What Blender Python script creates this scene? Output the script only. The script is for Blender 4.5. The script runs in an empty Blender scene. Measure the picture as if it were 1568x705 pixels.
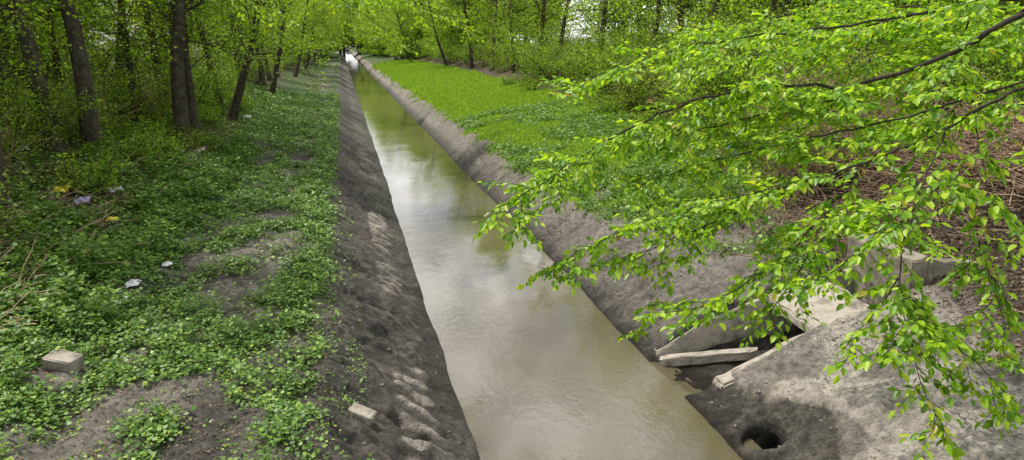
import bpy, bmesh, math, numpy as np
from mathutils import Vector
rng=np.random.default_rng(11)
scene=bpy.context.scene

# ------------------------------------------------------------------ noise
def _h(ix,iy,s):
    n=(ix.astype(np.int64)*374761393+iy.astype(np.int64)*668265263+s*974634777)&0x7fffffff
    n=((n^(n>>13))*1274126177)&0x7fffffff
    n=n^(n>>16)
    return (n&0xffffff)/float(0xffffff)
def vn(x,y,s=0):
    x=np.asarray(x,float);y=np.asarray(y,float)
    ix=np.floor(x);iy=np.floor(y);fx=x-ix;fy=y-iy
    fx=fx*fx*(3-2*fx);fy=fy*fy*(3-2*fy)
    a=_h(ix,iy,s);b=_h(ix+1,iy,s);c=_h(ix,iy+1,s);d=_h(ix+1,iy+1,s)
    return (a*(1-fx)+b*fx)*(1-fy)+(c*(1-fx)+d*fx)*fy
def fbm(x,y,s=0,o=4):
    r=0;a=.5;t=0
    for i in range(o):
        r=r+a*vn(x*2**i+i*17.3,y*2**i-i*9.1,s+i);t+=a;a*=.5
    return r/t
def ss(a,b,x):
    t=np.clip((x-a)/(b-a),0,1);return t*t*(3-2*t)
def nrm(v):
    return v/np.maximum(np.linalg.norm(v,axis=-1,keepdims=True),1e-9)

# ------------------------------------------------------------------ mesh builder (all quads)
class MB:
    def __init__(s): s.V=[];s.F=[];s.M=[];s.n=0
    def add(s,v,f,m):
        v=np.asarray(v,float).reshape(-1,3);f=np.asarray(f,int).reshape(-1,4)
        s.V.append(v);s.F.append(f+s.n);s.M.append(np.full(len(f),m));s.n+=len(v)
    def tube(s,P,R,k=6,m=0):
        P=np.asarray(P,float);n=len(P);R=np.broadcast_to(R,(n,))
        T=np.gradient(P,axis=0);T=nrm(T)
        ref=np.array([0,0,1.]) if abs(T[:,2]).mean()<.8 else np.array([1.,0,0])
        A=nrm(np.cross(T,ref));B=np.cross(T,A)
        a=np.arange(k)*2*math.pi/k
        ring=P[:,None,:]+R[:,None,None]*(np.cos(a)[None,:,None]*A[:,None,:]+np.sin(a)[None,:,None]*B[:,None,:])
        i=np.arange(n-1)[:,None]*k;j=np.arange(k)[None,:];j2=(j+1)%k
        f=np.stack([i+j,i+j2,i+k+j2,i+k+j],-1)
        s.add(ring,f,m)
    def leaves(s,P,D,N,L,W,m=1,kind='quad'):
        P=np.asarray(P,float);D=nrm(D);S=nrm(np.cross(D,N));N=np.cross(S,D)
        n=len(P);L=np.broadcast_to(L,(n,))[:,None];W=np.broadcast_to(W,(n,))[:,None]
        if kind=='quad':
            v=np.stack([P,P+D*.45*L+S*W*.5,P+D*L,P+D*.45*L-S*W*.5],1)
            f=np.arange(n)[:,None]*4+np.array([0,1,2,3])
        else:
            f1=.16*W
            v=np.stack([P,P+D*.3*L+S*W*.47+N*f1,P+D*.7*L+S*W*.38+N*f1*.4,P+D*L-N*.12*L,
                        P+D*.7*L-S*W*.38+N*f1*.4,P+D*.3*L-S*W*.47+N*f1],1)
            b=np.arange(n)[:,None]*6
            f=np.concatenate([b+np.array([0,1,2,3]),b+np.array([0,3,4,5])])
        s.add(v,f,m)
    def mesh(s,name,mats,smooth=False):
        V=np.concatenate(s.V);F=np.concatenate(s.F);M=np.concatenate(s.M)
        me=bpy.data.meshes.new(name)
        me.vertices.add(len(V));me.vertices.foreach_set('co',V.astype(np.float32).ravel())
        me.loops.add(F.size);me.loops.foreach_set('vertex_index',F.astype(np.int32).ravel())
        me.polygons.add(len(F));me.polygons.foreach_set('loop_start',(np.arange(len(F))*4).astype(np.int32))
        for mt in mats: me.materials.append(mt)
        me.polygons.foreach_set('material_index',M.astype(np.int32))
        me.polygons.foreach_set('use_smooth',np.full(len(F),smooth))
        me.update(calc_edges=True)
        return me
def obj(name,data,loc=(0,0,0),rot=(0,0,0),sc=(1,1,1),parent=None):
    o=bpy.data.objects.new(name,data);scene.collection.objects.link(o)
    o.location=loc;o.rotation_euler=rot;o.scale=sc
    if parent: o.parent=parent
    return o

# ------------------------------------------------------------------ materials
def newmat(name):
    m=bpy.data.materials.new(name);m.use_nodes=True;nt=m.node_tree
    for n in list(nt.nodes): nt.nodes.remove(n)
    out=nt.nodes.new('ShaderNodeOutputMaterial')
    return m,nt,out
def N(nt,t,**k):
    n=nt.nodes.new(t)
    for a,b in k.items(): setattr(n,a,b)
    return n
def mixc(nt,f,a,b,bt='MIX'):
    n=N(nt,'ShaderNodeMix',data_type='RGBA',blend_type=bt)
    for i,v in ((0,f),(6,a),(7,b)):
        if hasattr(v,'is_output'): nt.links.new(v,n.inputs[i])
        elif i==0: n.inputs[0].default_value=v
        else: n.inputs[i].default_value=(*v,1)
    return n.outputs[2]
def ramp(nt,src,stops):
    r=N(nt,'ShaderNodeValToRGB');nt.links.new(src,r.inputs[0])
    e=r.color_ramp.elements
    while len(e)<len(stops): e.new(.5)
    for q,(p,c) in zip(e,stops):
        q.position=p;q.color=(*c,1) if len(c)==3 else c
    return r.outputs[0]
def noise(nt,vec,scale,detail=5,rough=.6,dist=0):
    n=N(nt,'ShaderNodeTexNoise');n.inputs['Scale'].default_value=scale;n.inputs['Detail'].default_value=detail
    n.inputs['Roughness'].default_value=rough;n.inputs['Distortion'].default_value=dist
    if vec is not None: nt.links.new(vec,n.inputs['Vector'])
    return n.outputs['Fac']
def math_(nt,op,a,b=0,c=None,clamp=False):
    n=N(nt,'ShaderNodeMath',operation=op,use_clamp=clamp)
    for i,v in enumerate([a,b]+([c] if c is not None else [])):
        if hasattr(v,'is_output'): nt.links.new(v,n.inputs[i])
        else: n.inputs[i].default_value=v
    return n.outputs[0]
def leafmat(name,stops,tcol,tmix=.45,rough=.45,spec=.35):
    m,nt,out=newmat(name)
    g=N(nt,'ShaderNodeNewGeometry')
    c=ramp(nt,g.outputs['Random Per Island'],stops)
    p=N(nt,'ShaderNodeBsdfPrincipled');nt.links.new(c,p.inputs['Base Color'])
    p.inputs['Roughness'].default_value=rough;p.inputs['Specular IOR Level'].default_value=spec
    t=N(nt,'ShaderNodeBsdfTranslucent')
    nt.links.new(mixc(nt,1.0,c,tcol,'MULTIPLY'),t.inputs[0])
    x=N(nt,'ShaderNodeMixShader');x.inputs[0].default_value=tmix
    nt.links.new(p.outputs[0],x.inputs[1]);nt.links.new(t.outputs[0],x.inputs[2]);nt.links.new(x.outputs[0],out.inputs[0])
    return m
def solidmat(name,c1,c2,scale=8,rough=.8,bump=.3,bscale=None,spec=.3,c3=None):
    m,nt,out=newmat(name)
    tc=N(nt,'ShaderNodeTexCoord').outputs['Object']
    nz=noise(nt,tc,scale,6,.65)
    st=[(.3,c1),(.7,c2)]
    if c3: st=[(.3,c1),(.5,c2),(.7,c3)]
    c=ramp(nt,nz,st)
    p=N(nt,'ShaderNodeBsdfPrincipled');nt.links.new(c,p.inputs['Base Color'])
    p.inputs['Roughness'].default_value=rough;p.inputs['Specular IOR Level'].default_value=spec
    b=N(nt,'ShaderNodeBump');b.inputs['Strength'].default_value=bump;b.inputs['Distance'].default_value=.03
    nt.links.new(noise(nt,tc,bscale or scale*3,8,.7),b.inputs['Height']);nt.links.new(b.outputs[0],p.inputs['Normal'])
    nt.links.new(p.outputs[0],out.inputs[0])
    return m
M_leaf=leafmat('spring_leaf',[(0,(.10,.20,.012)),(.5,(.21,.36,.02)),(1,(.38,.52,.035))],(1.6,1.5,.7),.5)
M_near=leafmat('hornbeam_leaf',[(0,(.09,.21,.014)),(.5,(.21,.39,.016)),(.97,(.42,.57,.03)),(1,(.30,.20,.05))],(1.5,1.5,.7),.5,.4,.4)
M_shrub=leafmat('shrub_leaf',[(0,(.07,.15,.012)),(.5,(.17,.30,.02)),(1,(.36,.48,.04))],(1.6,1.5,.7),.45)
M_cover=leafmat('ground_plant_leaf',[(0,(.05,.12,.02)),(.6,(.11,.22,.03)),(1,(.28,.42,.06))],(1.3,1.4,.8),.3)
M_grass=leafmat('grass_blade',[(0,(.13,.25,.02)),(.6,(.25,.42,.03)),(1,(.44,.58,.09))],(1.4,1.4,.8),.4)
M_litter=leafmat('dead_leaf',[(0,(.05,.032,.02)),(.6,(.14,.095,.06)),(1,(.30,.22,.15))],(1,1,1),.1,.8,.1)
M_bark=solidmat('bark',(.024,.020,.015),(.11,.095,.068),6,.9,.8,25,.15)
M_twig=solidmat('twig_bark',(.025,.019,.014),(.06,.047,.034),20,.8,.2,40,.2)
M_brush=solidmat('dead_stem',(.14,.085,.05),(.44,.33,.23),3,.85,.2,40,.15)
M_conc=solidmat('weathered_concrete',(.045,.041,.030),(.27,.24,.19),2.6,.92,.9,14,.15,c3=(.13,.118,.088))
M_slab=solidmat('silted_slab',(.10,.088,.07),(.38,.34,.285),2.4,.92,.9,14,.15,c3=(.22,.195,.16))
M_dark=solidmat('dark_concrete',(.02,.019,.016),(.05,.046,.04),4,.7,.4,15,.3)  # near-black concrete tone for the culvert back face and drain pipe

# ------------------------------------------------------------------ terrain
XP=[-150,-40,-12,-8,-6,-4.5,-3,-.8,-.35,.45,1.12,1.38,1.48,2,4,4.5,4.62,5.0,5.75,7,9,12,15,25,150]
ZP=[4.2,3.6,2.9,2.35,1.8,1.35,1.15,1.08,1.0,.52,.14,.04,-.3,-.5,-.5,-.3,.04,.36,.88,1.17,1.45,1.8,2.4,3,4.2]
XQ=[4.5,4.62,4.95,5.1,8.3,9.2,12,15,25,150]
ZQ=[-.3,.03,.12,.22,1.25,1.5,1.9,2.5,3,4.2]
def edgeR(y): return np.interp(y,[9,10.5,12,15,19,26,38,90,200],[8.5,8.1,8.2,9.4,11.2,12.2,13.0,13.2,10.5])
def apron_edge(y): return 5.22+.25*(fbm(y*1.3,0*y,63)-.5)+.5*np.exp(-((y-7.35)/.6)**2)
def ridge(x,y):
    ph=(y/.46+1.1*fbm(x*1.5,y*.7,41)+.5*x)%1.0
    return ss(.40,.58,x)*ss(1.05,.85,x)*(ss(0,.15,ph)-ss(.2,.75,ph))*ss(.34,.5,fbm(x*.5,y*.25,43))*ss(45,14,y)
def height(x,y,detail=True):
    near=ss(45,14,y)
    wob=.05*(fbm(y*.6,0*y,5)-.5)*2
    xl=np.where(x<2.5,x+wob*1.2,x+(.06+.22*near)*(fbm(y*.35,0*y+3,8)-.5)+.10*(fbm(y*1.6,0*y+7,12)-.5)*ss(4.8,5.3,x))
    z=np.interp(xl,XP,ZP)
    zn=np.interp(x+.1*(fbm(y*1.2,0*y+3,9)-.5),XQ,ZQ)
    w=(1-ss(9.2,9.9,y))*ss(2.5,3.5,x)
    z=z*(1-w)+zn*w
    if detail:
        land=np.clip(np.where(x<2.5,1.38-x,x-4.62)/.5,0,1)
        z=z+land*(fbm(x*1.1,y*1.1,21)-.5)*.16*(.35+.65*near)
        e=edgeR(y);z=z+ss(0,3.5,x-e)*.45*ss(9,11,y)
        rough=np.where(x<2.5,ss(1.4,1.0,x)*.09,ss(4.6,5.2,x)*np.where(y<9,.032,.12))*(.3+.7*near)
        z=z+rough*(fbm(x*5,y*5,31,5)-.5)*2
        z=z+.06*ridge(x,y)
        m2=ss(-.5,-.1,x)*ss(1.1,.6,x)
        z=z-m2*.12*ss(.5,.75,fbm(x*1.8,y*2.4,47))*near
        z=z-.05*ss(-.4,0,x)*ss(1.35,1.1,x)*near*ss(.035,.0,np.abs(fbm(x*.7,y*1.7,51,3)-.5))
        z=z-.05*np.exp(-((x+1.5)/.3)**2)*(.5+fbm(x,y,3))-.05*np.exp(-((x+3.0)/.3)**2)
        z=z+np.where(y<9.05,.13*ss(8.0,8.9,y)*ss(6.0,6.8,x),0)
        b=ss(9.02,9.10,y)*ss(10.36,10.26,y)*ss(4.4,4.5,x)*ss(8.25,8.15,x)
        z=z*(1-b)+b*np.minimum(z,-.03+.10*(x-4.9)+.07*fbm(x*5,y*5,2))
        ee=apron_edge(y)
        z=z+np.where(y<9.05,.09*ss(ee-.02,ee+.05,x)*ss(9.05,8.9,y),0)
        r=np.hypot((x-5.02)/1.15,(y-7.55))
        z=z+.12*np.exp(-((r-.40)/.09)**2)
        z=z-.55*ss(.28,.19,r)
        z=z+np.where((y<9)&(x>5.4),.05*ss(.5,.53,fbm(x*.8,y*.8,61)),0)
    return z
CLEAR=[(-3.44,9.17,.30),(-3.42,12.27,.2),(-3.2,13.6,.16),(-6.0,17.4,.4),(-4.7,16.0,.25),(-5.5,17.0,.3),(-5.3,18.6,.3)]
def clear(x,y):
    m=np.ones_like(x)
    for a,b_,q in CLEAR: m=m*ss(q*.6,q*1.2,np.hypot(x-a,(y-b_)*.6+.12))
    return m
def greenmask(x,y):
    n=fbm(x*1.5,y*1.2,71,6);n2=fbm(x*.4,y*.3,77,3)
    left=ss(.40,.58,n*.62+n2*.38+.10*ss(-2.6,-4,x)-.13*ss(10.5,7.5,y)*ss(-3.6,-2.4,x)-.11*np.exp(-((x+1.55)/.42)**2)
            -.04*np.exp(-((x+3.1)/.35)**2)+.08*ss(8.5,12,y)+.04*ss(18,30,y)+.09*np.exp(-((x+.7)/.3)**2))
    left=left*ss(-.15,-.55,x+.5*(n-.5))*ss(-7.5,-4.8,x-3*(n2-.5))*clear(x,y)
    edge=5.6+1.3*ss(17,10.5,y)+1.7*(n-.5)
    e=edgeR(y)
    right=ss(edge-.05,edge+.5,x)*ss(e+.4,e-1.2,x+2.6*(n-.5))*ss(10.0,11.2,y)
    right=right*ss(.32,.52,n+.35*ss(15,26,y))
    return np.where(x<3,left,right)
def littermask(x,y):
    n=fbm(x*.6,y*.6,81)
    l=ss(-3.8,-5.2,x+2*(n-.5));e=edgeR(y);r=ss(e-1.3,e+.1,x+2.4*(n-.5))
    return np.clip(l+r,0,1)
def seg(a,b,n): return np.linspace(a,b,n,endpoint=False)
xs=np.concatenate([seg(-150,-30,22),seg(-30,-8,60),seg(-8,-1,90),seg(-1,1.6,95),seg(1.6,4.4,12),seg(4.4,9,145),seg(9,16,60),seg(16,40,44),np.linspace(40,150,22)])
ys=np.concatenate([seg(-30,3,22),seg(3,5,30),seg(5,13,280),seg(13,30,190),seg(30,80,150),seg(80,260,120),np.linspace(260,600,24)])
X,Y=np.meshgrid(xs,ys)
Z=height(X,Y)
nx,ny=len(xs),len(ys)
mb=MB()
i=np.arange(ny-1)[:,None]*nx;j=np.arange(nx-1)[None,:]
mb.add(np.stack([X,Y,Z],-1),np.stack([i+j,i+j+1,i+nx+j+1,i+nx+j],-1),0)

def terrain_mat():
    m,nt,out=newmat('bank_ground')
    tc=N(nt,'ShaderNodeTexCoord').outputs['Object']
    at=N(nt,'ShaderNodeAttribute',attribute_name='zone')
    sp=N(nt,'ShaderNodeSeparateColor');nt.links.new(at.outputs['Color'],sp.inputs[0])
    G,Lt,Pl=sp.outputs
    n1=noise(nt,tc,1.7,8,.65);n2=noise(nt,tc,9,8,.7);n3=noise(nt,tc,38,5,.75)
    mud=ramp(nt,n1,[(.3,(.060,.053,.044)),(.5,(.115,.102,.086)),(.72,(.21,.188,.162))])
    mud=mixc(nt,.85,mud,ramp(nt,n2,[(.34,(.22,.22,.22)),(.68,(1.6,1.58,1.56))]),'MULTIPLY')
    pale=ramp(nt,n1,[(.28,(.27,.24,.205)),(.5,(.52,.47,.405)),(.75,(.62,.57,.50))])
    pale=mixc(nt,.75,pale,ramp(nt,n2,[(.3,(.4,.4,.4)),(.56,(1.08,1.06,1.04))]),'MULTIPLY')
    lit=ramp(nt,n2,[(.3,(.035,.025,.017)),(.55,(.10,.072,.048)),(.75,(.20,.15,.105))])
    gr=ramp(nt,n2,[(.3,(.04,.055,.018)),(.6,(.08,.13,.03)),(.8,(.14,.19,.05))])
    pw=math_(nt,'MULTIPLY_ADD',n2,1.0,-.5)
    pf=math_(nt,'ADD',Pl,math_(nt,'MULTIPLY',pw,math_(nt,'MULTIPLY',Pl,1.2)),clamp=True)
    c=mixc(nt,pf,mud,pale)
    c=mixc(nt,Lt,c,lit)
    gf=math_(nt,'MULTIPLY_ADD',pw,.9,G,clamp=True)
    gf=math_(nt,'MULTIPLY',gf,G,clamp=True)
    c=mixc(nt,gf,c,gr)
    c=mixc(nt,.6,c,ramp(nt,n3,[(.36,(.45,.45,.45)),(.62,(1.25,1.25,1.25))]),'MULTIPLY')
    vo=N(nt,'ShaderNodeTexVoronoi',feature='DISTANCE_TO_EDGE');vo.inputs['Scale'].default_value=4.2
    dv=N(nt,'ShaderNodeVectorMath',operation='ADD')
    nc=N(nt,'ShaderNodeTexNoise');nc.inputs['Scale'].default_value=3;nc.inputs['Detail'].default_value=5;nt.links.new(tc,nc.inputs['Vector'])
    sc_=N(nt,'ShaderNodeVectorMath',operation='SCALE');sc_.inputs['Scale'].default_value=.6;nt.links.new(nc.outputs['Color'],sc_.inputs[0])
    nt.links.new(tc,dv.inputs[0]);nt.links.new(sc_.outputs[0],dv.inputs[1]);nt.links.new(dv.outputs[0],vo.inputs['Vector'])
    cr=N(nt,'ShaderNodeMapRange');nt.links.new(vo.outputs['Distance'],cr.inputs[0]);cr.inputs[1].default_value=0;cr.inputs[2].default_value=.035
    crk=cr.outputs[0]
    cm=math_(nt,'MULTIPLY',ramp(nt,noise(nt,tc,.8,3,.5),[(.48,(0,0,0)),(.55,(1,1,1))]),Pl,clamp=True)
    cinv=math_(nt,'MULTIPLY',math_(nt,'SUBTRACT',1,crk),cm)
    c=mixc(nt,math_(nt,'MULTIPLY',cinv,.85),c,(.05,.043,.035))
    sx=N(nt,'ShaderNodeSeparateXYZ');nt.links.new(tc,sx.inputs[0])
    wet=N(nt,'ShaderNodeMapRange');nt.links.new(math_(nt,'MULTIPLY_ADD',n1,.22,sx.outputs[2]),wet.inputs[0]);wet.inputs[1].default_value=.14;wet.inputs[2].default_value=.34
    c=mixc(nt,1.0,c,ramp(nt,wet.outputs[0],[(0,(.33,.32,.30)),(1,(1,1,1))]),'MULTIPLY')
    p=N(nt,'ShaderNodeBsdfPrincipled');nt.links.new(c,p.inputs['Base Color'])
    rr=math_(nt,'MULTIPLY',ramp(nt,n1,[(.35,(.6,.6,.6)),(.6,(.92,.92,.92))]),ramp(nt,wet.outputs[0],[(0,(.5,.5,.5)),(1,(1,1,1))]));nt.links.new(rr,p.inputs['Roughness'])
    p.inputs['Specular IOR Level'].default_value=.3
    hsum=math_(nt,'ADD',math_(nt,'MULTIPLY',n2,1.0),math_(nt,'MULTIPLY',n3,.5))
    hsum=math_(nt,'SUBTRACT',hsum,math_(nt,'MULTIPLY',cinv,.5))
    b=N(nt,'ShaderNodeBump');b.inputs['Strength'].default_value=1;b.inputs['Distance'].default_value=.12
    nt.links.new(hsum,b.inputs['Height']);nt.links.new(b.outputs[0],p.inputs['Normal'])
    nt.links.new(p.outputs[0],out.inputs[0])
    return m
me=mb.mesh('ground',[terrain_mat()],True)
g=greenmask(X,Y);l=littermask(X,Y)
ee=apron_edge(Y)
pale=np.where(X<2.5,.36*ss(0,-1.0,X)*ss(.40,.58,fbm(X*.7,Y*.7,91))+.18*ss(.3,.6,X)*ss(.45,.6,fbm(X*1.5,Y*1.0,93))+.75*ss(.1,.6,ridge(X,Y)),  # last term paints sunlight onto the ridge tops as paler mud
      np.where(Y<9.1,ss(ee-.02,ee+.03,X)*(.40+.6*ss(.34,.44,fbm(X*1.3,Y*1.3,97))),ss(4.75,5.1,X)*(.05+.55*fbm(X,Y*.5,95))))
pale=np.where((Y>9)&(Y<10.4)&(X>4.3)&(X<8.3),0,pale)
ca=me.color_attributes.new('zone','FLOAT_COLOR','POINT')
ca.data.foreach_set('color',np.stack([g,l,pale,np.ones_like(g)],-1).astype(np.float32).ravel())
obj('ground',me)

# ------------------------------------------------------------------ water
def water_mat():
    m,nt,out=newmat('murky_water')
    tc=N(nt,'ShaderNodeTexCoord').outputs['Object']
    mp=N(nt,'ShaderNodeMapping');nt.links.new(tc,mp.inputs[0]);mp.inputs['Scale'].default_value=(1,.6,1)
    v=mp.outputs[0]
    c=ramp(nt,noise(nt,v,.5,4,.5,.6),[(.3,(.075,.060,.034)),(.7,(.115,.094,.057))])
    p=N(nt,'ShaderNodeBsdfPrincipled');nt.links.new(c,p.inputs['Base Color'])
    p.inputs['Roughness'].default_value=.012;p.inputs['IOR'].default_value=1.5;p.inputs['Specular IOR Level'].default_value=.9
    patch=ramp(nt,noise(nt,tc,.45,3,.5),[(.4,(.25,.25,.25)),(.62,(1,1,1))])
    rip=math_(nt,'MULTIPLY',noise(nt,v,9,4,.6,.8),patch)
    hgt=math_(nt,'ADD',math_(nt,'MULTIPLY',noise(nt,v,1.3,2,.5,.6),.4),math_(nt,'MULTIPLY',rip,.32))
    b=N(nt,'ShaderNodeBump');b.inputs['Strength'].default_value=.2;b.inputs['Distance'].default_value=.05
    nt.links.new(hgt,b.inputs['Height']);nt.links.new(b.outputs[0],p.inputs['Normal'])
    nt.links.new(p.outputs[0],out.inputs[0]);return m
mb=MB();yy=np.linspace(-30,500,60)
v=np.array([[x,y,0] for y in yy for x in (1.25,4.95)])
mb.add(v,[[2*k,2*k+1,2*k+3,2*k+2] for k in range(59)],0)
obj('canal_water',mb.mesh('canal_water',[water_mat()]))

# ------------------------------------------------------------------ ground cover
def scatter(n,x0,x1,y0,y1,maskf,seed):
    r=np.random.default_rng(seed)
    x=r.uniform(x0,x1,n);u=r.random(n);y=y0*(y1/y0)**u
    k=r.random(n)<maskf(x,y);x=x[k];y=y[k]
    return x,y,height(x,y),r
def cover(name,n,x0,x1,y0,y1,mf,mat,size,seed,hz=.06):
    x,y,z,r=scatter(n,x0,x1,y0,y1,mf,seed)
    m=len(x);s=size*(1+y/28.)*r.uniform(.5,1.35,m)
    h=hz*r.random(m)*(.2+2.8*fbm(x*2.5,y*2.5,seed)**2)
    a=r.uniform(0,2*math.pi,m);D=np.stack([np.cos(a),np.sin(a),r.uniform(-.2,.5,m)],-1)
    Nn=nrm(np.stack([r.normal(0,.45,m),r.normal(0,.45,m),np.ones(m)],-1))
    b=MB();b.leaves(np.stack([x,y,z+h+.005],-1),D,Nn,s,s*.8,0)
    return obj(name,b.mesh(name,[mat]))
cover('ground_cover_plants',400000,-8,0.1,5,60,lambda x,y:greenmask(x,y)*(.25+.75*ss(.38,.55,fbm(x*4,y*4,29))),M_cover,.042,5,.15)
cover('weeds',90000,-7.5,-3.2,5.5,30,lambda x,y:greenmask(x,y)*ss(.5,.6,fbm(x*.9,y*.9,25)+.1*ss(-3.5,-4.6,x)),M_cover,.06,26,.4)
cover('seedlings',40000,-5,0.1,5,20,lambda x,y:(1-greenmask(x,y))*ss(.46,.60,fbm(x*3,y*3,35))*.7*clear(x,y),M_cover,.03,27,.04)
x,y,z,r=scatter(400000,5.1,15,9.8,140,lambda x,y:greenmask(x,y)*(.35+.65*ss(15,21,y)),6)
m=len(x);s=(.06+.0022*y)*r.uniform(.5,1.4,m)*(.5+1.1*fbm(x*.8,y*.8,5))
D=np.stack([r.normal(0,.5,m),r.normal(0,.5,m),np.ones(m)],-1);a=r.uniform(0,6.28,m)
b=MB();b.leaves(np.stack([x,y,z-.01],-1),D,np.stack([np.cos(a),np.sin(a),0*a],-1),s,.014+.0007*y,0)
obj('grass',b.mesh('grass',[M_grass]))
cover('low_herbs',150000,5.4,13.5,10.2,40,lambda x,y:greenmask(x,y)*ss(.42,.58,fbm(x*.7,y*.7,15)+.15*ss(24,14,y)),M_cover,.05,16,.2)
x,y,z,r=scatter(2200,-7,-.8,5.5,22,lambda x,y:greenmask(x,y)*ss(.5,.65,fbm(x*.8,y*.8,55)),8)
m=len(x);M_yel=solidmat('yellow_petal',(.55,.42,.02),(.7,.6,.05),5,.6,0)
b=MB()
for k in range(3):
    a=np.full(m,k*1.05);D=np.stack([np.cos(a),np.sin(a),.1+0*a],-1)
    b.leaves(np.stack([x,y,z+.13],-1)-D*.009,D,np.tile([0,0,1.],(m,1)),.018,.012,0)
obj('yellow_flowers',b.mesh('yellow_flowers',[M_yel]))
b=MB()
for (n,x0,x1,sd,y1) in ((130000,-16,-3.0,9,50),(150000,7.5,24,10,60),(14000,-3,-.3,11,40)):
    x,y,z,r=scatter(n,x0,x1,5,y1,(lambda x,y:0*x+.5) if sd==11 else (lambda x,y:np.clip(littermask(x,y)+.06,0,1)),sd)
    m=len(x);a=r.uniform(0,6.28,m);s=r.uniform(.03,.07,m)*(1+y/40)*(.6 if sd==11 else 1)
    b.leaves(np.stack([x,y,z+.015],-1),np.stack([np.cos(a),np.sin(a),r.normal(0,.3,m)],-1),nrm(np.stack([r.normal(0,.4,m),r.normal(0,.4,m),np.ones(m)],-1)),s,s*.6,0)
obj('leaf_litter',b.mesh('leaf_litter',[M_litter]))
b=MB()
def stone(b,c,r,sd,m=0,flat=.6):
    rr=np.random.default_rng(sd);k=6
    th=np.linspace(.15,math.pi-.15,5);a=np.arange(k)*2*math.pi/k
    v=np.array([[math.sin(t)*math.cos(q),math.sin(t)*math.sin(q),math.cos(t)*flat] for t in th for q in a])*r
    v*=rr.uniform(.6,1.3,(len(v),1));v+=np.array(c)
    f=[[i*k+j,i*k+(j+1)%k,(i+1)*k+(j+1)%k,(i+1)*k+j] for i in range(4) for j in range(k)]
    f+= [[0,1,2,3],[0,3,4,5],[4*k+3,4*k+2,4*k+1,4*k],[4*k+5,4*k+4,4*k+3,4*k]]
    b.add(v,f,m)
r=np.random.default_rng(3)
for k in range(1400):
    y=5.5*(30/5.5)**r.random()
    x=r.uniform(-2.6,1.35) if k%3==0 else r.uniform(4.7,6.6)
    if 8.9<y<10.5 and x>4: continue
    s=.010+.020*r.random()**2
    if r.random()<.04: s=r.uniform(.035,.07)
    stone(b,(x,y,float(height(np.array([x]),np.array([y]))[0])),s,k,0,.5)
M_clod=solidmat('mud_clod',(.09,.08,.066),(.26,.23,.195),6,.9,.4,30)
obj('mud_clods',b.mesh('mud_clods',[M_clod],False))

# ------------------------------------------------------------------ trees
def wander(p0,d,L,n,r,w=.15,up=0.0,droop=0.0):
    P=[np.array(p0,float)];d=np.array(d,float);d/=np.linalg.norm(d)
    for k in range(n):
        d=d+r.normal(0,w,3)+np.array([0,0,up-droop*(k/n)]);d/=np.linalg.norm(d)
        P.append(P[-1]+d*L/n)
    return np.array(P)
def foliage(b,P,r,n,sd,size,m=1):
    i=r.integers(0,len(P),n);t=r.random((n,1))
    P=np.asarray(P);j=np.minimum(i+1,len(P)-1)
    Q=P[i]*(1-t)+P[j]*t+r.normal(0,sd,(n,3))*np.array([1,1,.45])
    D=r.normal(0,1,(n,3));D[:,2]=D[:,2]*.5-.25
    Nn=nrm(r.normal(0,.5,(n,3))+np.array([0,0,.9]))
    s=size*r.uniform(.7,1.3,n)
    b.leaves(Q,D,Nn,s,s*.62,m)
def gen_tree(seed,H=12,r0=.2,cb=.28,cr=3.4,nlimb=22,nl=52,size=.12,lean=(0,0),sd=.2,leafm=None):
    r=np.random.default_rng(seed);b=MB()
    P=wander((0,0,-.3),(lean[0],lean[1],1),H,12,r,.035,.02)
    t=np.linspace(0,1,13);R=r0*(1-t*.88);R[0]*=1.5;R[1]*=1.02
    b.tube(P,R,10,0)
    for k in range(nlimb):
        q=cb+(0.97-cb)*(k+r.random())/nlimb;ix=q*12;i0=int(ix);f=ix-i0
        p=P[i0]*(1-f)+P[min(i0+1,12)]*f;rad=r0*(1-q*.88)
        az=k*2.4+r.normal(0,.4);el=math.radians(r.uniform(0,50))
        L=cr*(1.15-.75*abs(q-.5)/.5 if q>.5 else .75+.4*q/.5)*r.uniform(.7,1.15)
        B=wander(p,(math.cos(az)*math.cos(el),math.sin(az)*math.cos(el),math.sin(el)),L,6,r,.13,.02)
        b.tube(B,rad*.36*np.linspace(1,.2,7)*(.55 if q<.35 else 1),5,0)
        for s in range(5):
            ii=r.integers(1,6);d=(B[ii+1]-B[ii]);d/=np.linalg.norm(d);d=d+r.normal(0,.6,3)
            S=wander(B[ii],d,L*r.uniform(.3,.5),4,r,.18,0,.05)
            b.tube(S,rad*.11*np.linspace(1,.25,5),3,0)
            for w in range(3):
                T=wander(S[r.integers(1,5)],r.normal(0,1,3)*np.array([1,1,.5])+.6*nrm(S[-1]-S[0]),L*.22,3,r,.2,0,.1)
                b.tube(T,.007,3,0)
                foliage(b,T,r,nl,sd,size)
            foliage(b,S[2:],r,nl//2,sd,size)
    return b.mesh('tree_%d'%seed,[M_bark,leafm or M_leaf],True)
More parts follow.
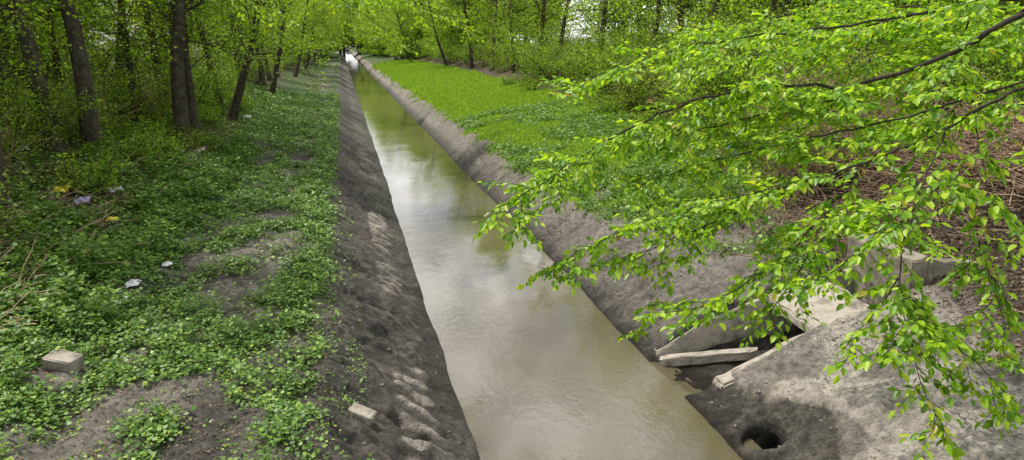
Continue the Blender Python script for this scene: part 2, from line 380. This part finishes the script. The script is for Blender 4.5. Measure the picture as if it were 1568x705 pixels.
def gen_shrub(seed,H=3.0,spread=1.5,ns=13,nl=55,size=.085,sd=.16,leafm=None):
    r=np.random.default_rng(seed);b=MB()
    for k in range(ns):
        az=r.uniform(0,6.28);el=math.radians(r.uniform(45,85))
        L=H*r.uniform(.6,1.1)
        B=wander((r.normal(0,.25),r.normal(0,.25),-.1),(math.cos(az)*math.cos(el),math.sin(az)*math.cos(el),math.sin(el)),L,7,r,.12,0,.12)
        b.tube(B,.02*np.linspace(1,.25,8),4,0)
        for s in range(7):
            ii=r.integers(2,7);d=nrm(B[ii+1]-B[ii])+r.normal(0,.75,3)
            S=wander(B[ii],d,spread*r.uniform(.3,.7),4,r,.2,0,.08)
            b.tube(S,.007*np.linspace(1,.4,5),3,0)
            if nl: foliage(b,S,r,nl,sd,size)
    return b.mesh('shrub_%d'%seed,[M_twig if nl>12 else M_brush,leafm or M_shrub],True)
T=[gen_tree(101,12,.21,.24,3.1,24,15,.11),gen_tree(102,13,.24,.26,3.3,25,14,.11),gen_tree(103,11,.15,.20,2.9,24,15,.11),gen_tree(104,12,.19,.22,3.2,24,15,.11,lean=(.08,.04))]
TD=[gen_tree(111,12,.22,.08,3.8,26,24,.28,sd=.38),gen_tree(112,14,.24,.12,4.1,26,24,.30,sd=.38)]
TO=gen_tree(121,13,.20,.22,4.6,26,26,.15,lean=(.42,0),sd=.28)
S=[gen_shrub(201,3,1.5,11,26,.09),gen_shrub(202,2.2,1.5,10,26,.085),gen_shrub(203,3.6,1.8,12,28,.095),gen_shrub(204,1.0,.8,9,26,.075,.10)]
SB=[gen_shrub(211,3.0,1.5,30,7,.07),gen_shrub(212,2.3,1.6,30,5,.07)]
def gz(x,y): return float(height(np.array([float(x)]),np.array([float(y)]))[0])
r=np.random.default_rng(77)
def put(name,me,x,y,s=1,par=None,rot=None):
    s2=s*r.uniform(.93,1.07)
    return obj(name,me,(x,y,gz(x,y)-.05),(r.normal(0,.02),r.normal(0,.02),r.uniform(0,6.28) if rot is None else rot),(s2,s2,s*r.uniform(.95,1.1)),par)
first=None
for (x,y,k,s) in [(-6.6,15.6,0,1),(-7.5,21.6,1,.95),(-6.9,22.9,1,1.05),(-5.4,26.8,1,1.05),(-5.3,28.4,2,1.2),(-9.2,19,2,1),(-9.4,24.5,3,1),(-7.4,34,0,1),(-5.9,39,3,1),(-10.5,27,0,1.1),(-5.8,46,2,1.1),(-6.4,52,0,1),(-5.9,60,1,1),(-8.8,41,1,1),(-12,34,3,1),(-13.5,22,1,1),(-6,68,3,1),(-6.2,77,0,1.1),(-9,60,2,1),(-7.8,17.2,2,.8),(-11.5,17,0,.9),(-12,24,2,1),(-7.2,29,2,.9),(-8.3,31,3,1),(-10.5,21.5,3,.9),(-14.5,27,2,1),(-6.3,31.5,2,.9),(-9.6,29,2,.9)]:
    o=put('beech_tree',T[k],x,y,s)
    if first is None: first=o
for (x,y,k,s) in [(15.0,43,0,1),(14.3,50,3,1),(15.5,38,2,1),(15,57,1,1),(14.6,64,2,1.1),(14.2,72,0,1.1),(15.0,30,3,1),(14.8,24.5,2,1),(17,20,0,1),(17,27,1,1),(21,34,3,1),(20,42,1,1),(14,82,1,1),(14.4,33.5,2,1.1),(23,25,0,1.1)]:
    put('beech_tree',T[k],x,y,s)
for (x,y) in [(-5.2,36),(-5,55),(-5,84),(-5,110),(-5,140),(-5,170)]: put('leaning_beech_tree',TO,x,y,1,None,r.normal(0,.35))
for (x,y) in [(13.2,95),(11.5,125),(11,155)]: put('leaning_beech_tree',TO,x,y,1,None,math.pi+r.normal(0,.35))
dt=obj('distant_trees',None)
for k in range(120):
    side=-1 if k%2 else 1
    y=r.uniform(30,260)
    x=(-13-r.random()*26) if side<0 else (20+r.random()*26)
    if y>80: x=(-6.5-abs(r.normal(0,8))) if side<0 else (13-ss(100,220,y)*3.5+abs(r.normal(0,8)))
    put('crown',TD[k%2],x,y,r.uniform(.85,1.3),dt)
for k in range(12):
    y=r.uniform(180,250);put('crown',TD[k%2],-3.8-r.random()*2,y,1.2,dt);put('crown',TD[k%2],9-r.random()*-2,y,1.2,dt)
for k in range(26): put('crown',TD[k%2],r.uniform(-20,26),r.uniform(266,290),r.uniform(1.2,1.7),dt)
for k in range(30):
    put('crown',TD[k%2],-19-r.random()*18,r.uniform(14,60),1,dt);put('crown',TD[k%2],28+r.random()*18,r.uniform(10,60),1,dt)
ws=obj('woodland_shrubs',None)
for k in range(60):
    y=28*(220/28)**((k+r.random())/60);put('shrub',S[r.integers(0,3)],-6.2-abs(r.normal(0,1.3)),y,r.uniform(.6,1.1),ws)
for k in range(95):
    y=17*(220/17)**((k+r.random())/95);e=float(edgeR(y));put('shrub',S[r.integers(0,3)],e+1+abs(r.normal(0,1.0)),y,r.uniform(.75,1.25),ws)
for k in range(22):
    y=r.uniform(22,42);put('shrub',S[k%3],float(edgeR(y))+.6+abs(r.normal(0,.7)),y,r.uniform(.8,1.15),ws)
for k in range(85):
    y=12*(70/12)**r.random();put('shrub',S[r.integers(0,3)],-8.8-r.random()*14,y,r.uniform(.8,1.5),ws)
    y=14*(70/14)**r.random();put('shrub',S[r.integers(0,3)],16+r.random()*16,y,r.uniform(.8,1.4),ws)
for k in range(20): put('shrub',S[k%2],-7.4-r.random()*2.2,r.uniform(12.5,30),r.uniform(.5,.9),ws)
for k in range(46):
    put('shrub',S[3],-5.3-abs(r.normal(0,1.3)),7*(45/7)**r.random(),r.uniform(.5,1.1),ws)
for k in range(40):
    y=15*(60/15)**r.random();put('shrub',S[3],float(edgeR(y))+r.normal(.3,.7),y,r.uniform(.6,1.1),ws)
for k in range(8): put('shrub',S[k%2],-6.2-abs(r.normal(0,.6)),r.uniform(9.5,14),r.uniform(.45,.6),ws)
for k in range(50):
    y=r.uniform(13.5,34);put('shrub',SB[k%2],float(edgeR(y))+.7+abs(r.normal(0,1.3)),y,r.uniform(.8,1.1),ws)
for k in range(12): put('shrub',SB[k%2],-7.0-abs(r.normal(0,1.6)),r.uniform(11,32),r.uniform(.5,.8),ws)

b=MB()
def brush(n,cx,cy,sx,sy,L0,L1,el0,el1,rr,zr=.3):
    for k in range(n):
        x=r.normal(cx,sx);y=r.normal(cy,sy);az=r.uniform(0,6.28);el=math.radians(r.uniform(el0,el1))
        P=wander((x,y,gz(x,y)+r.random()*zr),(math.cos(az)*math.cos(el),math.sin(az)*math.cos(el),math.sin(el)),r.uniform(L0,L1),5,r,.1,0,.1)
        b.tube(P,rr*r.uniform(.6,1.4)*np.linspace(1,.4,6),3,0)
brush(1100,12.6,12.4,1.0,1.4,.7,2.2,-10,35,.014,.9)
brush(600,12.2,17.0,.9,3,.8,2.2,20,85,.010)
brush(320,10.0,11.9,1.0,1.0,.4,1.4,0,20,.009)
brush(200,8.6,12.5,.8,1.2,.3,1.1,0,12,.007,.06)
obj('dead_brush_pile',b.mesh('dead_brush_pile',[M_brush],True))
b=MB()
for k in range(900):
    x=-4.6-abs(r.normal(0,1.8));y=9*(34/9)**r.random();az=r.uniform(0,6.28)
    P=wander((x,y,gz(x,y)+.04),(math.cos(az),math.sin(az),r.uniform(-.02,.6)),r.uniform(.3,1.3),4,r,.12,0,.06)
    b.tube(P,.007*r.uniform(.6,1.5),3,0)
obj('fallen_twigs',b.mesh('fallen_twigs',[M_brush],True))

# ------------------------------------------------------------------ overhanging hornbeam
b=MB();r=np.random.default_rng(5)
def resample(P,step):
    P=np.asarray(P,float);d=np.r_[0,np.cumsum(np.linalg.norm(np.diff(P,axis=0),axis=1))]
    n=max(int(d[-1]/step),2);t=np.linspace(0,d[-1],n+1)
    tt=np.linspace(0,d[-1],200);Q=np.stack([np.interp(tt,d,P[:,k]) for k in range(3)],-1)
    K=25;Qp=np.pad(Q,((K//2,K//2),(0,0)),'edge');Q2=np.stack([np.convolve(Qp[:,k],np.ones(K)/K,'valid') for k in range(3)],-1)
    Q2[0]=P[0];Q2[-1]=P[-1]
    return np.stack([np.interp(t,tt,Q2[:,k]) for k in range(3)],-1),d[-1]
LS=[.027,.072]
def leafy(Pw,start=.1):
    step,size=LS
    Q,L=resample(Pw,step);n=len(Q);k=np.arange(int(n*start),n)
    if len(k)<2: return
    Tn=nrm(np.gradient(Q,axis=0))[k];up=np.array([0,0,1.])
    S_=nrm(np.cross(Tn,up));sg=np.where(k%2==0,1,-1)[:,None]
    D=Tn*.7+S_*sg*.8+r.normal(0,.28,(len(k),3))+np.array([0,0,-.38])
    D[-1]=Tn[-1]
    Nn=nrm(np.array([0,0,1.])+r.normal(0,.5,(len(k),3)))
    s=size*r.uniform(.6,1.2,len(k))
    b.leaves(Q[k]+D*.008,D,Nn,s,s*.62,1,'leaf')
def twig(p,d,L,depth=0,sp=.085):
    P=wander(p,d,L,5,r,.10,0,.09)
    b.tube(P,.0032*np.linspace(1,.35,6),3,0)
    leafy(P)
    if depth<2 and L>sp*2.6:
        for q in range(int(L/sp)):
            i=r.integers(1,5);t=nrm(P[i+1]-P[i]);sd=nrm(np.cross(t,[0,0,1.]))*(1 if q%2 else -1)
            twig(P[i],t*.7+sd*.8+r.normal(0,.15,3),L*r.uniform(.28,.5),depth+1,sp)
def limb(P,r0,r1,step=.13,L0=.62,start=0.2,end=True,sp=.085):
    Q,L=resample(P,.1);n=len(Q)
    Q[1:-1]+=r.normal(0,.008,(n-2,3))
    b.tube(Q,np.linspace(r0,r1,n),6,0)
    T_=nrm(np.gradient(Q,axis=0))
    t=start*L;k=0
    while t<L:
        f=t/L;i=min(int(f*(n-1)),n-2);sd=nrm(np.cross(T_[i],[0,0,1.]))*(1 if k%2 else -1)
        ln=L0*r.uniform(.45,1.15)*(1-.4*f)
        twig(Q[i],T_[i]*.75+sd*.85+np.array([0,0,r.normal(-.15,.35)]),ln,0,sp)
        t+=step*r.uniform(.5,1.6);k+=1
    if end: leafy(Q[int(n*.7):])
tp=np.array([[8.7,5.0,1.0],[8.62,5.0,2.0],[8.5,5.02,3.2],[8.45,5.05,4.2],[8.4,5.0,5.4],[8.3,4.9,7],[8.3,4.9,9],[8.4,4.8,11]])
b.tube(tp,[.27,.2,.17,.16,.14,.11,.07,.02],10,0)
limb([[8.42,5.05,4.6],[6.8,5.1,5.45],[5.43,5.19,5.26],[4.90,5.41,4.86],[4.34,5.79,4.62]],.042,.018,.11,.7,.35,False)
limb([[4.34,5.79,4.62],[3.67,5.96,4.65],[2.94,6.08,4.50],[2.1,6.08,4.13],[1.55,5.93,3.83],[1.15,5.87,3.64]],.017,.003,.105,.66,.0)
limb([[6.8,5.1,5.45],[5.6,5.9,5.35],[4.57,6.2,5.15],[3.40,6.43,5.03],[2.32,6.60,4.74],[1.9,6.6,4.55]],.02,.003,.11,.72,.25)
limb([[8.45,5.03,4.0],[6.6,4.75,4.85],[4.95,4.63,4.72],[4.20,4.77,4.23],[3.33,5.09,3.9],[2.40,5.45,3.64],[1.61,5.54,3.28],[1.35,5.5,3.12]],.024,.003,.105,.62,.4)
limb([[3.9,4.88,4.1],[3.19,4.79,3.42],[2.59,4.83,3.06],[2.15,5.02,2.95]],.009,.002,.085,.48,.1)
limb([[3.33,5.09,3.9],[2.9,5.3,3.6],[2.4,5.5,3.35],[2.0,5.6,3.2]],.008,.002,.085,.5,.1)
limb([[4.4,4.72,4.35],[3.68,4.16,3.87],[3.50,3.97,3.39],[3.45,3.68,3.01],[3.44,3.39,2.70]],.009,.002,.07,.45,.2)
limb([[3.50,3.97,3.45],[3.75,3.7,3.12],[4.0,3.40,2.82]],.006,.002,.07,.42,.1)
limb([[4.6,4.7,4.5],[4.45,4.3,3.95],[4.3,4.1,3.6],[4.2,3.9,3.35]],.007,.002,.085,.42,.2)
limb([[3.65,4.15,3.85],[3.3,4.3,3.5],[3.05,4.4,3.25]],.006,.002,.08,.4,.1)
limb([[3.5,3.97,3.5],[3.38,4.0,3.25],[3.2,4.05,2.98]],.005,.002,.075,.4,.1)
limb([[3.6,4.84,3.85],[3.3,4.7,3.4],[3.02,4.63,3.05],[2.8,4.6,2.85]],.007,.002,.085,.42,.15)
limb([[4.25,3.95,3.45],[4.2,3.75,3.15],[4.05,3.6,2.95]],.005,.002,.08,.4,.1)
limb([[4.95,4.63,4.72],[4.3,5.3,4.35],[3.6,5.7,4.15],[2.9,5.9,3.95],[2.4,5.95,3.75]],.012,.003,.09,.62,.1)
limb([[8.4,5.0,5.4],[6.0,4.2,5.75],[4.4,3.6,5.45],[3.4,3.7,5.2]],.022,.003,.10,.45,.55)
limb([[5.43,5.19,5.26],[5.3,5.8,4.9],[4.9,6.3,4.5],[4.2,6.8,4.2],[3.5,7.0,4.0]],.013,.003,.09,.68,.05)
limb([[5.6,5.9,5.35],[5.4,6.8,5.2],[4.9,7.4,5.0],[4.2,7.7,4.8],[3.6,7.8,4.7]],.014,.003,.10,.7,.1)
limb([[6.8,5.1,5.45],[6.9,6.2,5.3],[6.5,7.2,5.0],[5.8,7.9,4.7]],.016,.003,.10,.7,.2)
limb([[4.34,5.79,4.62],[3.9,6.2,4.4],[3.2,6.4,4.2],[2.6,6.5,4.05]],.010,.003,.09,.6,.05)
limb([[5.6,5.9,5.35],[5.9,6.3,4.9],[5.7,6.6,4.4],[5.3,6.9,4.0]],.011,.003,.11,.6,.15)
limb([[6.9,6.2,5.3],[6.2,7.6,5.4],[5.2,8.6,5.3],[4.2,9.2,5.1]],.014,.003,.12,.75,.15)
for k in range(12):
    q=r.uniform(6.0,10.5);az=r.uniform(-1.6,1.6);p=np.array([8.3,4.9,q])
    P=wander(p,(math.cos(az),math.sin(az),.5),2.6,6,r,.1)
    b.tube(P,.03*np.linspace(1,.2,7),5,0);foliage(b,P[2:],r,300,.45,.08)
obj('hornbeam_tree',b.mesh('hornbeam_tree',[M_twig,M_near],True))
b=MB();LS[:]=[.07,.10]
limb([[-6.5,15.7,6.6],[-4.6,16.6,7.3],[-2.6,17.3,7.2],[-.9,17.6,6.5],[.5,17.8,5.7],[1.4,18.0,5.0]],.045,.006,.2,1.2,.35,True,.2)
limb([[-4.6,16.6,7.3],[-3.2,16.4,6.5],[-2.0,16.3,5.9],[-.9,16.2,5.4]],.02,.005,.2,1.1,.3,True,.2)
limb([[-.9,17.6,6.5],[.6,18.6,6.2],[2.2,19.3,5.8],[3.6,19.8,5.3]],.02,.005,.2,1.1,.1,True,.2)
bpy.context.view_layer.update()
o=obj('overhanging_limb',b.mesh('overhanging_limb',[M_twig,M_leaf],True))
o.parent=first;o.matrix_parent_inverse=first.matrix_world.inverted()

# ------------------------------------------------------------------ culvert outlet
cul=obj('culvert_outlet',None)
def wear(bm,seed,amp=1.0):
    bmesh.ops.triangulate(bm,faces=bm.faces[:])
    for q in range(3):
        bmesh.ops.subdivide_edges(bm,edges=[e for e in bm.edges if e.calc_length()>.12],cuts=1)
        bmesh.ops.triangulate(bm,faces=bm.faces[:])
    co=np.array([v.co for v in bm.verts])
    d1=fbm(co[:,0]*5+co[:,2]*3,co[:,1]*5+co[:,2]*4,seed)-.5;d2=fbm(co[:,0]*6-co[:,2]*5,co[:,1]*6,seed+9)-.5
    for v,p,q in zip(bm.verts,d1,d2):
        v.co.z+=p*.11*amp;v.co.y+=q*.09*amp;v.co.x+=(p-q)*.07*amp
def prism(name,prof,y0,y1,mat,seed=1,bev=.015,dz=0,amp=1):
    bm=bmesh.new()
    a=[bm.verts.new((x,y0,z)) for x,z in prof];c=[bm.verts.new((x,y1,z+dz)) for x,z in prof]
    n=len(prof);bm.faces.new(a);bm.faces.new(c[::-1])
    for k in range(n): bm.faces.new([a[k],c[k],c[(k+1)%n],a[(k+1)%n]])
    bmesh.ops.recalc_face_normals(bm,faces=bm.faces)
    bmesh.ops.bevel(bm,geom=bm.edges[:],offset=bev,segments=2,affect='EDGES')
    wear(bm,seed,amp)
    me=bpy.data.meshes.new(name);bm.to_mesh(me);bm.free();me.materials.append(mat)
    return obj(name,me,parent=cul)
prism('near_wing_wall',[(5.0,-.3),(7.4,-.3),(7.4,1.10),(6.5,.83),(5.05,.24)],8.78,9.10,M_slab,1,.03)
prism('far_wing_wall',[(4.72,-.3),(8.3,-.3),(8.3,1.32),(6.9,1.06),(5.45,.60),(4.72,.14)],10.28,10.48,M_slab,2,.02)
prism('cover_slab',[(6.62,.72),(7.62,.98),(7.62,1.13),(6.62,.87)],8.82,10.6,M_slab,4,.025,.12)
prism('head_wall',[(8.16,.0),(8.42,.0),(8.42,1.90),(8.16,1.84)],9.0,10.5,M_conc,5,.02)
prism('head_wall_return',[(8.425,.5),(9.5,.8),(9.5,1.70),(8.425,1.86)],8.98,9.22,M_conc,6,.02)
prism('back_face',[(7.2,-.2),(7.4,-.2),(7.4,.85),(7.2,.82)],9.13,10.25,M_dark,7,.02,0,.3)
def chunk(name,loc,dim,rot,mat,seed,par=None,z=None,sub=False):
    bm=bmesh.new();bmesh.ops.create_cube(bm,size=1)
    bmesh.ops.bevel(bm,geom=bm.edges[:],offset=.06,segments=2,affect='EDGES')
    rr=np.random.default_rng(seed)
    for v in bm.verts:
        v.co.x=(v.co.x+rr.normal(0,.03))*dim[0];v.co.y=(v.co.y+rr.normal(0,.03))*dim[1];v.co.z=(v.co.z+rr.normal(0,.04))*dim[2]
    if sub: wear(bm,seed,.5)
    me=bpy.data.meshes.new(name);bm.to_mesh(me);bm.free();me.materials.append(mat)
    return obj(name,me,(loc[0],loc[1],gz(loc[0],loc[1])+dim[2]*.35 if z is None else z),rot,parent=par)
chunk('fallen_sill_beam',(5.45,9.95),(1.45,.16,.14),(0,-.13,-.30),M_slab,21,cul,.16,True)
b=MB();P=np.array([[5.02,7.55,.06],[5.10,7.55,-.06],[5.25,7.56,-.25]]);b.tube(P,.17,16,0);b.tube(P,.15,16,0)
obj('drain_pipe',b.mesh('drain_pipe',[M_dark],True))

# ------------------------------------------------------------------ debris
def bag(name,x,y,s,mat,seed,dz=.08):
    n=9;rr=np.random.default_rng(seed);u,v=np.meshgrid(np.linspace(-1,1,n),np.linspace(-1,1,n))
    zz=(fbm(u*2+seed,v*2,seed)-.2)*1.1*(1.1-.5*(u**2+v**2))
    V=np.stack([u+rr.normal(0,.09,u.shape),v*.7+rr.normal(0,.09,u.shape),zz],-1)*s
    i=np.arange(n-1)[:,None]*n;j=np.arange(n-1)[None,:]
    b=MB();b.add(V,np.stack([i+j,i+j+1,i+n+j+1,i+n+j],-1),0)
    return obj(name,b.mesh(name,[mat]),(x,y,gz(x,y)+dz),(.35,-.1,rr.uniform(-.5,.5)))
W_=solidmat('white_plastic',(.6,.6,.62),(.75,.75,.75),8,.4,.2)
Yl=solidmat('yellow_plastic',(.6,.5,.03),(.75,.65,.06),8,.4,.2)
Pu=solidmat('lilac_plastic',(.3,.25,.5),(.45,.4,.6),8,.4,.2)
Bl=solidmat('blue_plastic',(.02,.16,.5),(.05,.25,.65),8,.4,.2)
Or=solidmat('orange_brick',(.45,.11,.04),(.6,.17,.07),8,.8,.4)
chunk('concrete_fragment',(.02,7.95),(.30,.17,.12),(.1,.25,-.55),M_slab,1)
chunk('stone_block',(-3.44,9.17),(.36,.24,.20),(.1,.15,-.3),M_slab,2)
chunk('rubble_stone',(5.15,11.1),(.14,.11,.08),(.1,.1,.8),M_slab,12)
bag('plastic_scrap',-3.42,12.27,.11,W_,1,.06);bag('plastic_scrap',-3.2,13.6,.08,W_,2,.05)
bag('yellow_wrapper',-6.0,17.4,.19,Yl,3,.12);bag('yellow_wrapper',-4.7,16.0,.11,Yl,4,.08)
bag('plastic_scrap',-5.5,17.0,.15,Pu,5,.1);bag('plastic_scrap',-5.3,18.6,.14,W_,15,.1);bag('plastic_scrap',-7.9,20.5,.2,W_,6,.15);bag('plastic_scrap',-4.7,26,.18,W_,7,.15);bag('plastic_scrap',-4.6,38,.2,W_,13,.1)
bag('blue_plastic_bag',11.3,19.8,.32,Bl,8,.2)
chunk('brick',(8.9,10.75),(.22,.11,.08),(.2,.3,.5),Or,9);chunk('brick',(9.15,10.95),(.22,.11,.08),(.5,.3,1.5),Or,10);chunk('brick',(9.4,11.6),(.22,.11,.08),(.1,.3,2.5),Or,14)

# ------------------------------------------------------------------ fence
b=MB();A0=np.array([27.,17.]);A1=np.array([21.,36.]);nP=9
for k in range(nP):
    p=A0+(A1-A0)*k/(nP-1);z=gz(*p)
    b.tube([[p[0],p[1],z-.2],[p[0],p[1],z+1.75]],.035,8,0)
Ln=np.linalg.norm(A1-A0);h=1.6
for k in range(int(Ln/.12)+14):
    for sgn in (1,-1):
        pts=[]
        for q in np.linspace(0,1,5):
            t=(k*.12+sgn*(q-.5)*h)/Ln
            if 0<=t<=1:
                p=A0+(A1-A0)*t;pts.append([p[0],p[1],3.5+q*h-.05])
        if len(pts)>1: b.tube(pts,.004,3,0)
obj('chain_link_fence',b.mesh('chain_link_fence',[solidmat('galvanised_steel',(.2,.21,.2),(.32,.33,.32),5,.5,.1)]))

# ------------------------------------------------------------------ light, world, camera
ts=Vector((-.36,.36,.86)).normalized()
L=bpy.data.lights.new('sun','SUN');L.energy=5;L.angle=math.radians(.55);L.color=(1,.95,.86)
so=obj('sun',L);so.rotation_euler=ts.to_track_quat('Z','Y').to_euler()
w=bpy.data.worlds.new('World');scene.world=w;w.use_nodes=True;nt=w.node_tree
bg=nt.nodes['Background'];bg.inputs[1].default_value=.10
sk=N(nt,'ShaderNodeTexSky',sky_type='NISHITA',sun_disc=False)
sk.sun_elevation=math.asin(ts.z);sk.sun_rotation=math.atan2(ts.x,ts.y)%(2*math.pi)
tc=N(nt,'ShaderNodeTexCoord').outputs['Generated']
nz=noise(nt,tc,4.5,7,.62)
cf=ramp(nt,nz,[(.38,(.2,.2,.2)),(.56,(.97,.97,.97))])
cc=ramp(nt,nz,[(.42,(.28,.285,.30)),(.60,(1,1,1))])
cl=mixc(nt,1.0,cc,(22,22,21.8),'MULTIPLY')
nt.links.new(mixc(nt,cf,sk.outputs[0],cl),bg.inputs[0])
cam=bpy.data.cameras.new('camera');cam.sensor_width=36;cam.lens=26;cam.clip_end=2000;cam.clip_start=.05
co=obj('camera',cam,(0,0,5),(math.radians(90-14.2),0,math.radians(-12.7)))
scene.camera=co
scene.view_settings.view_transform='Standard';scene.view_settings.look='None';scene.view_settings.exposure=0
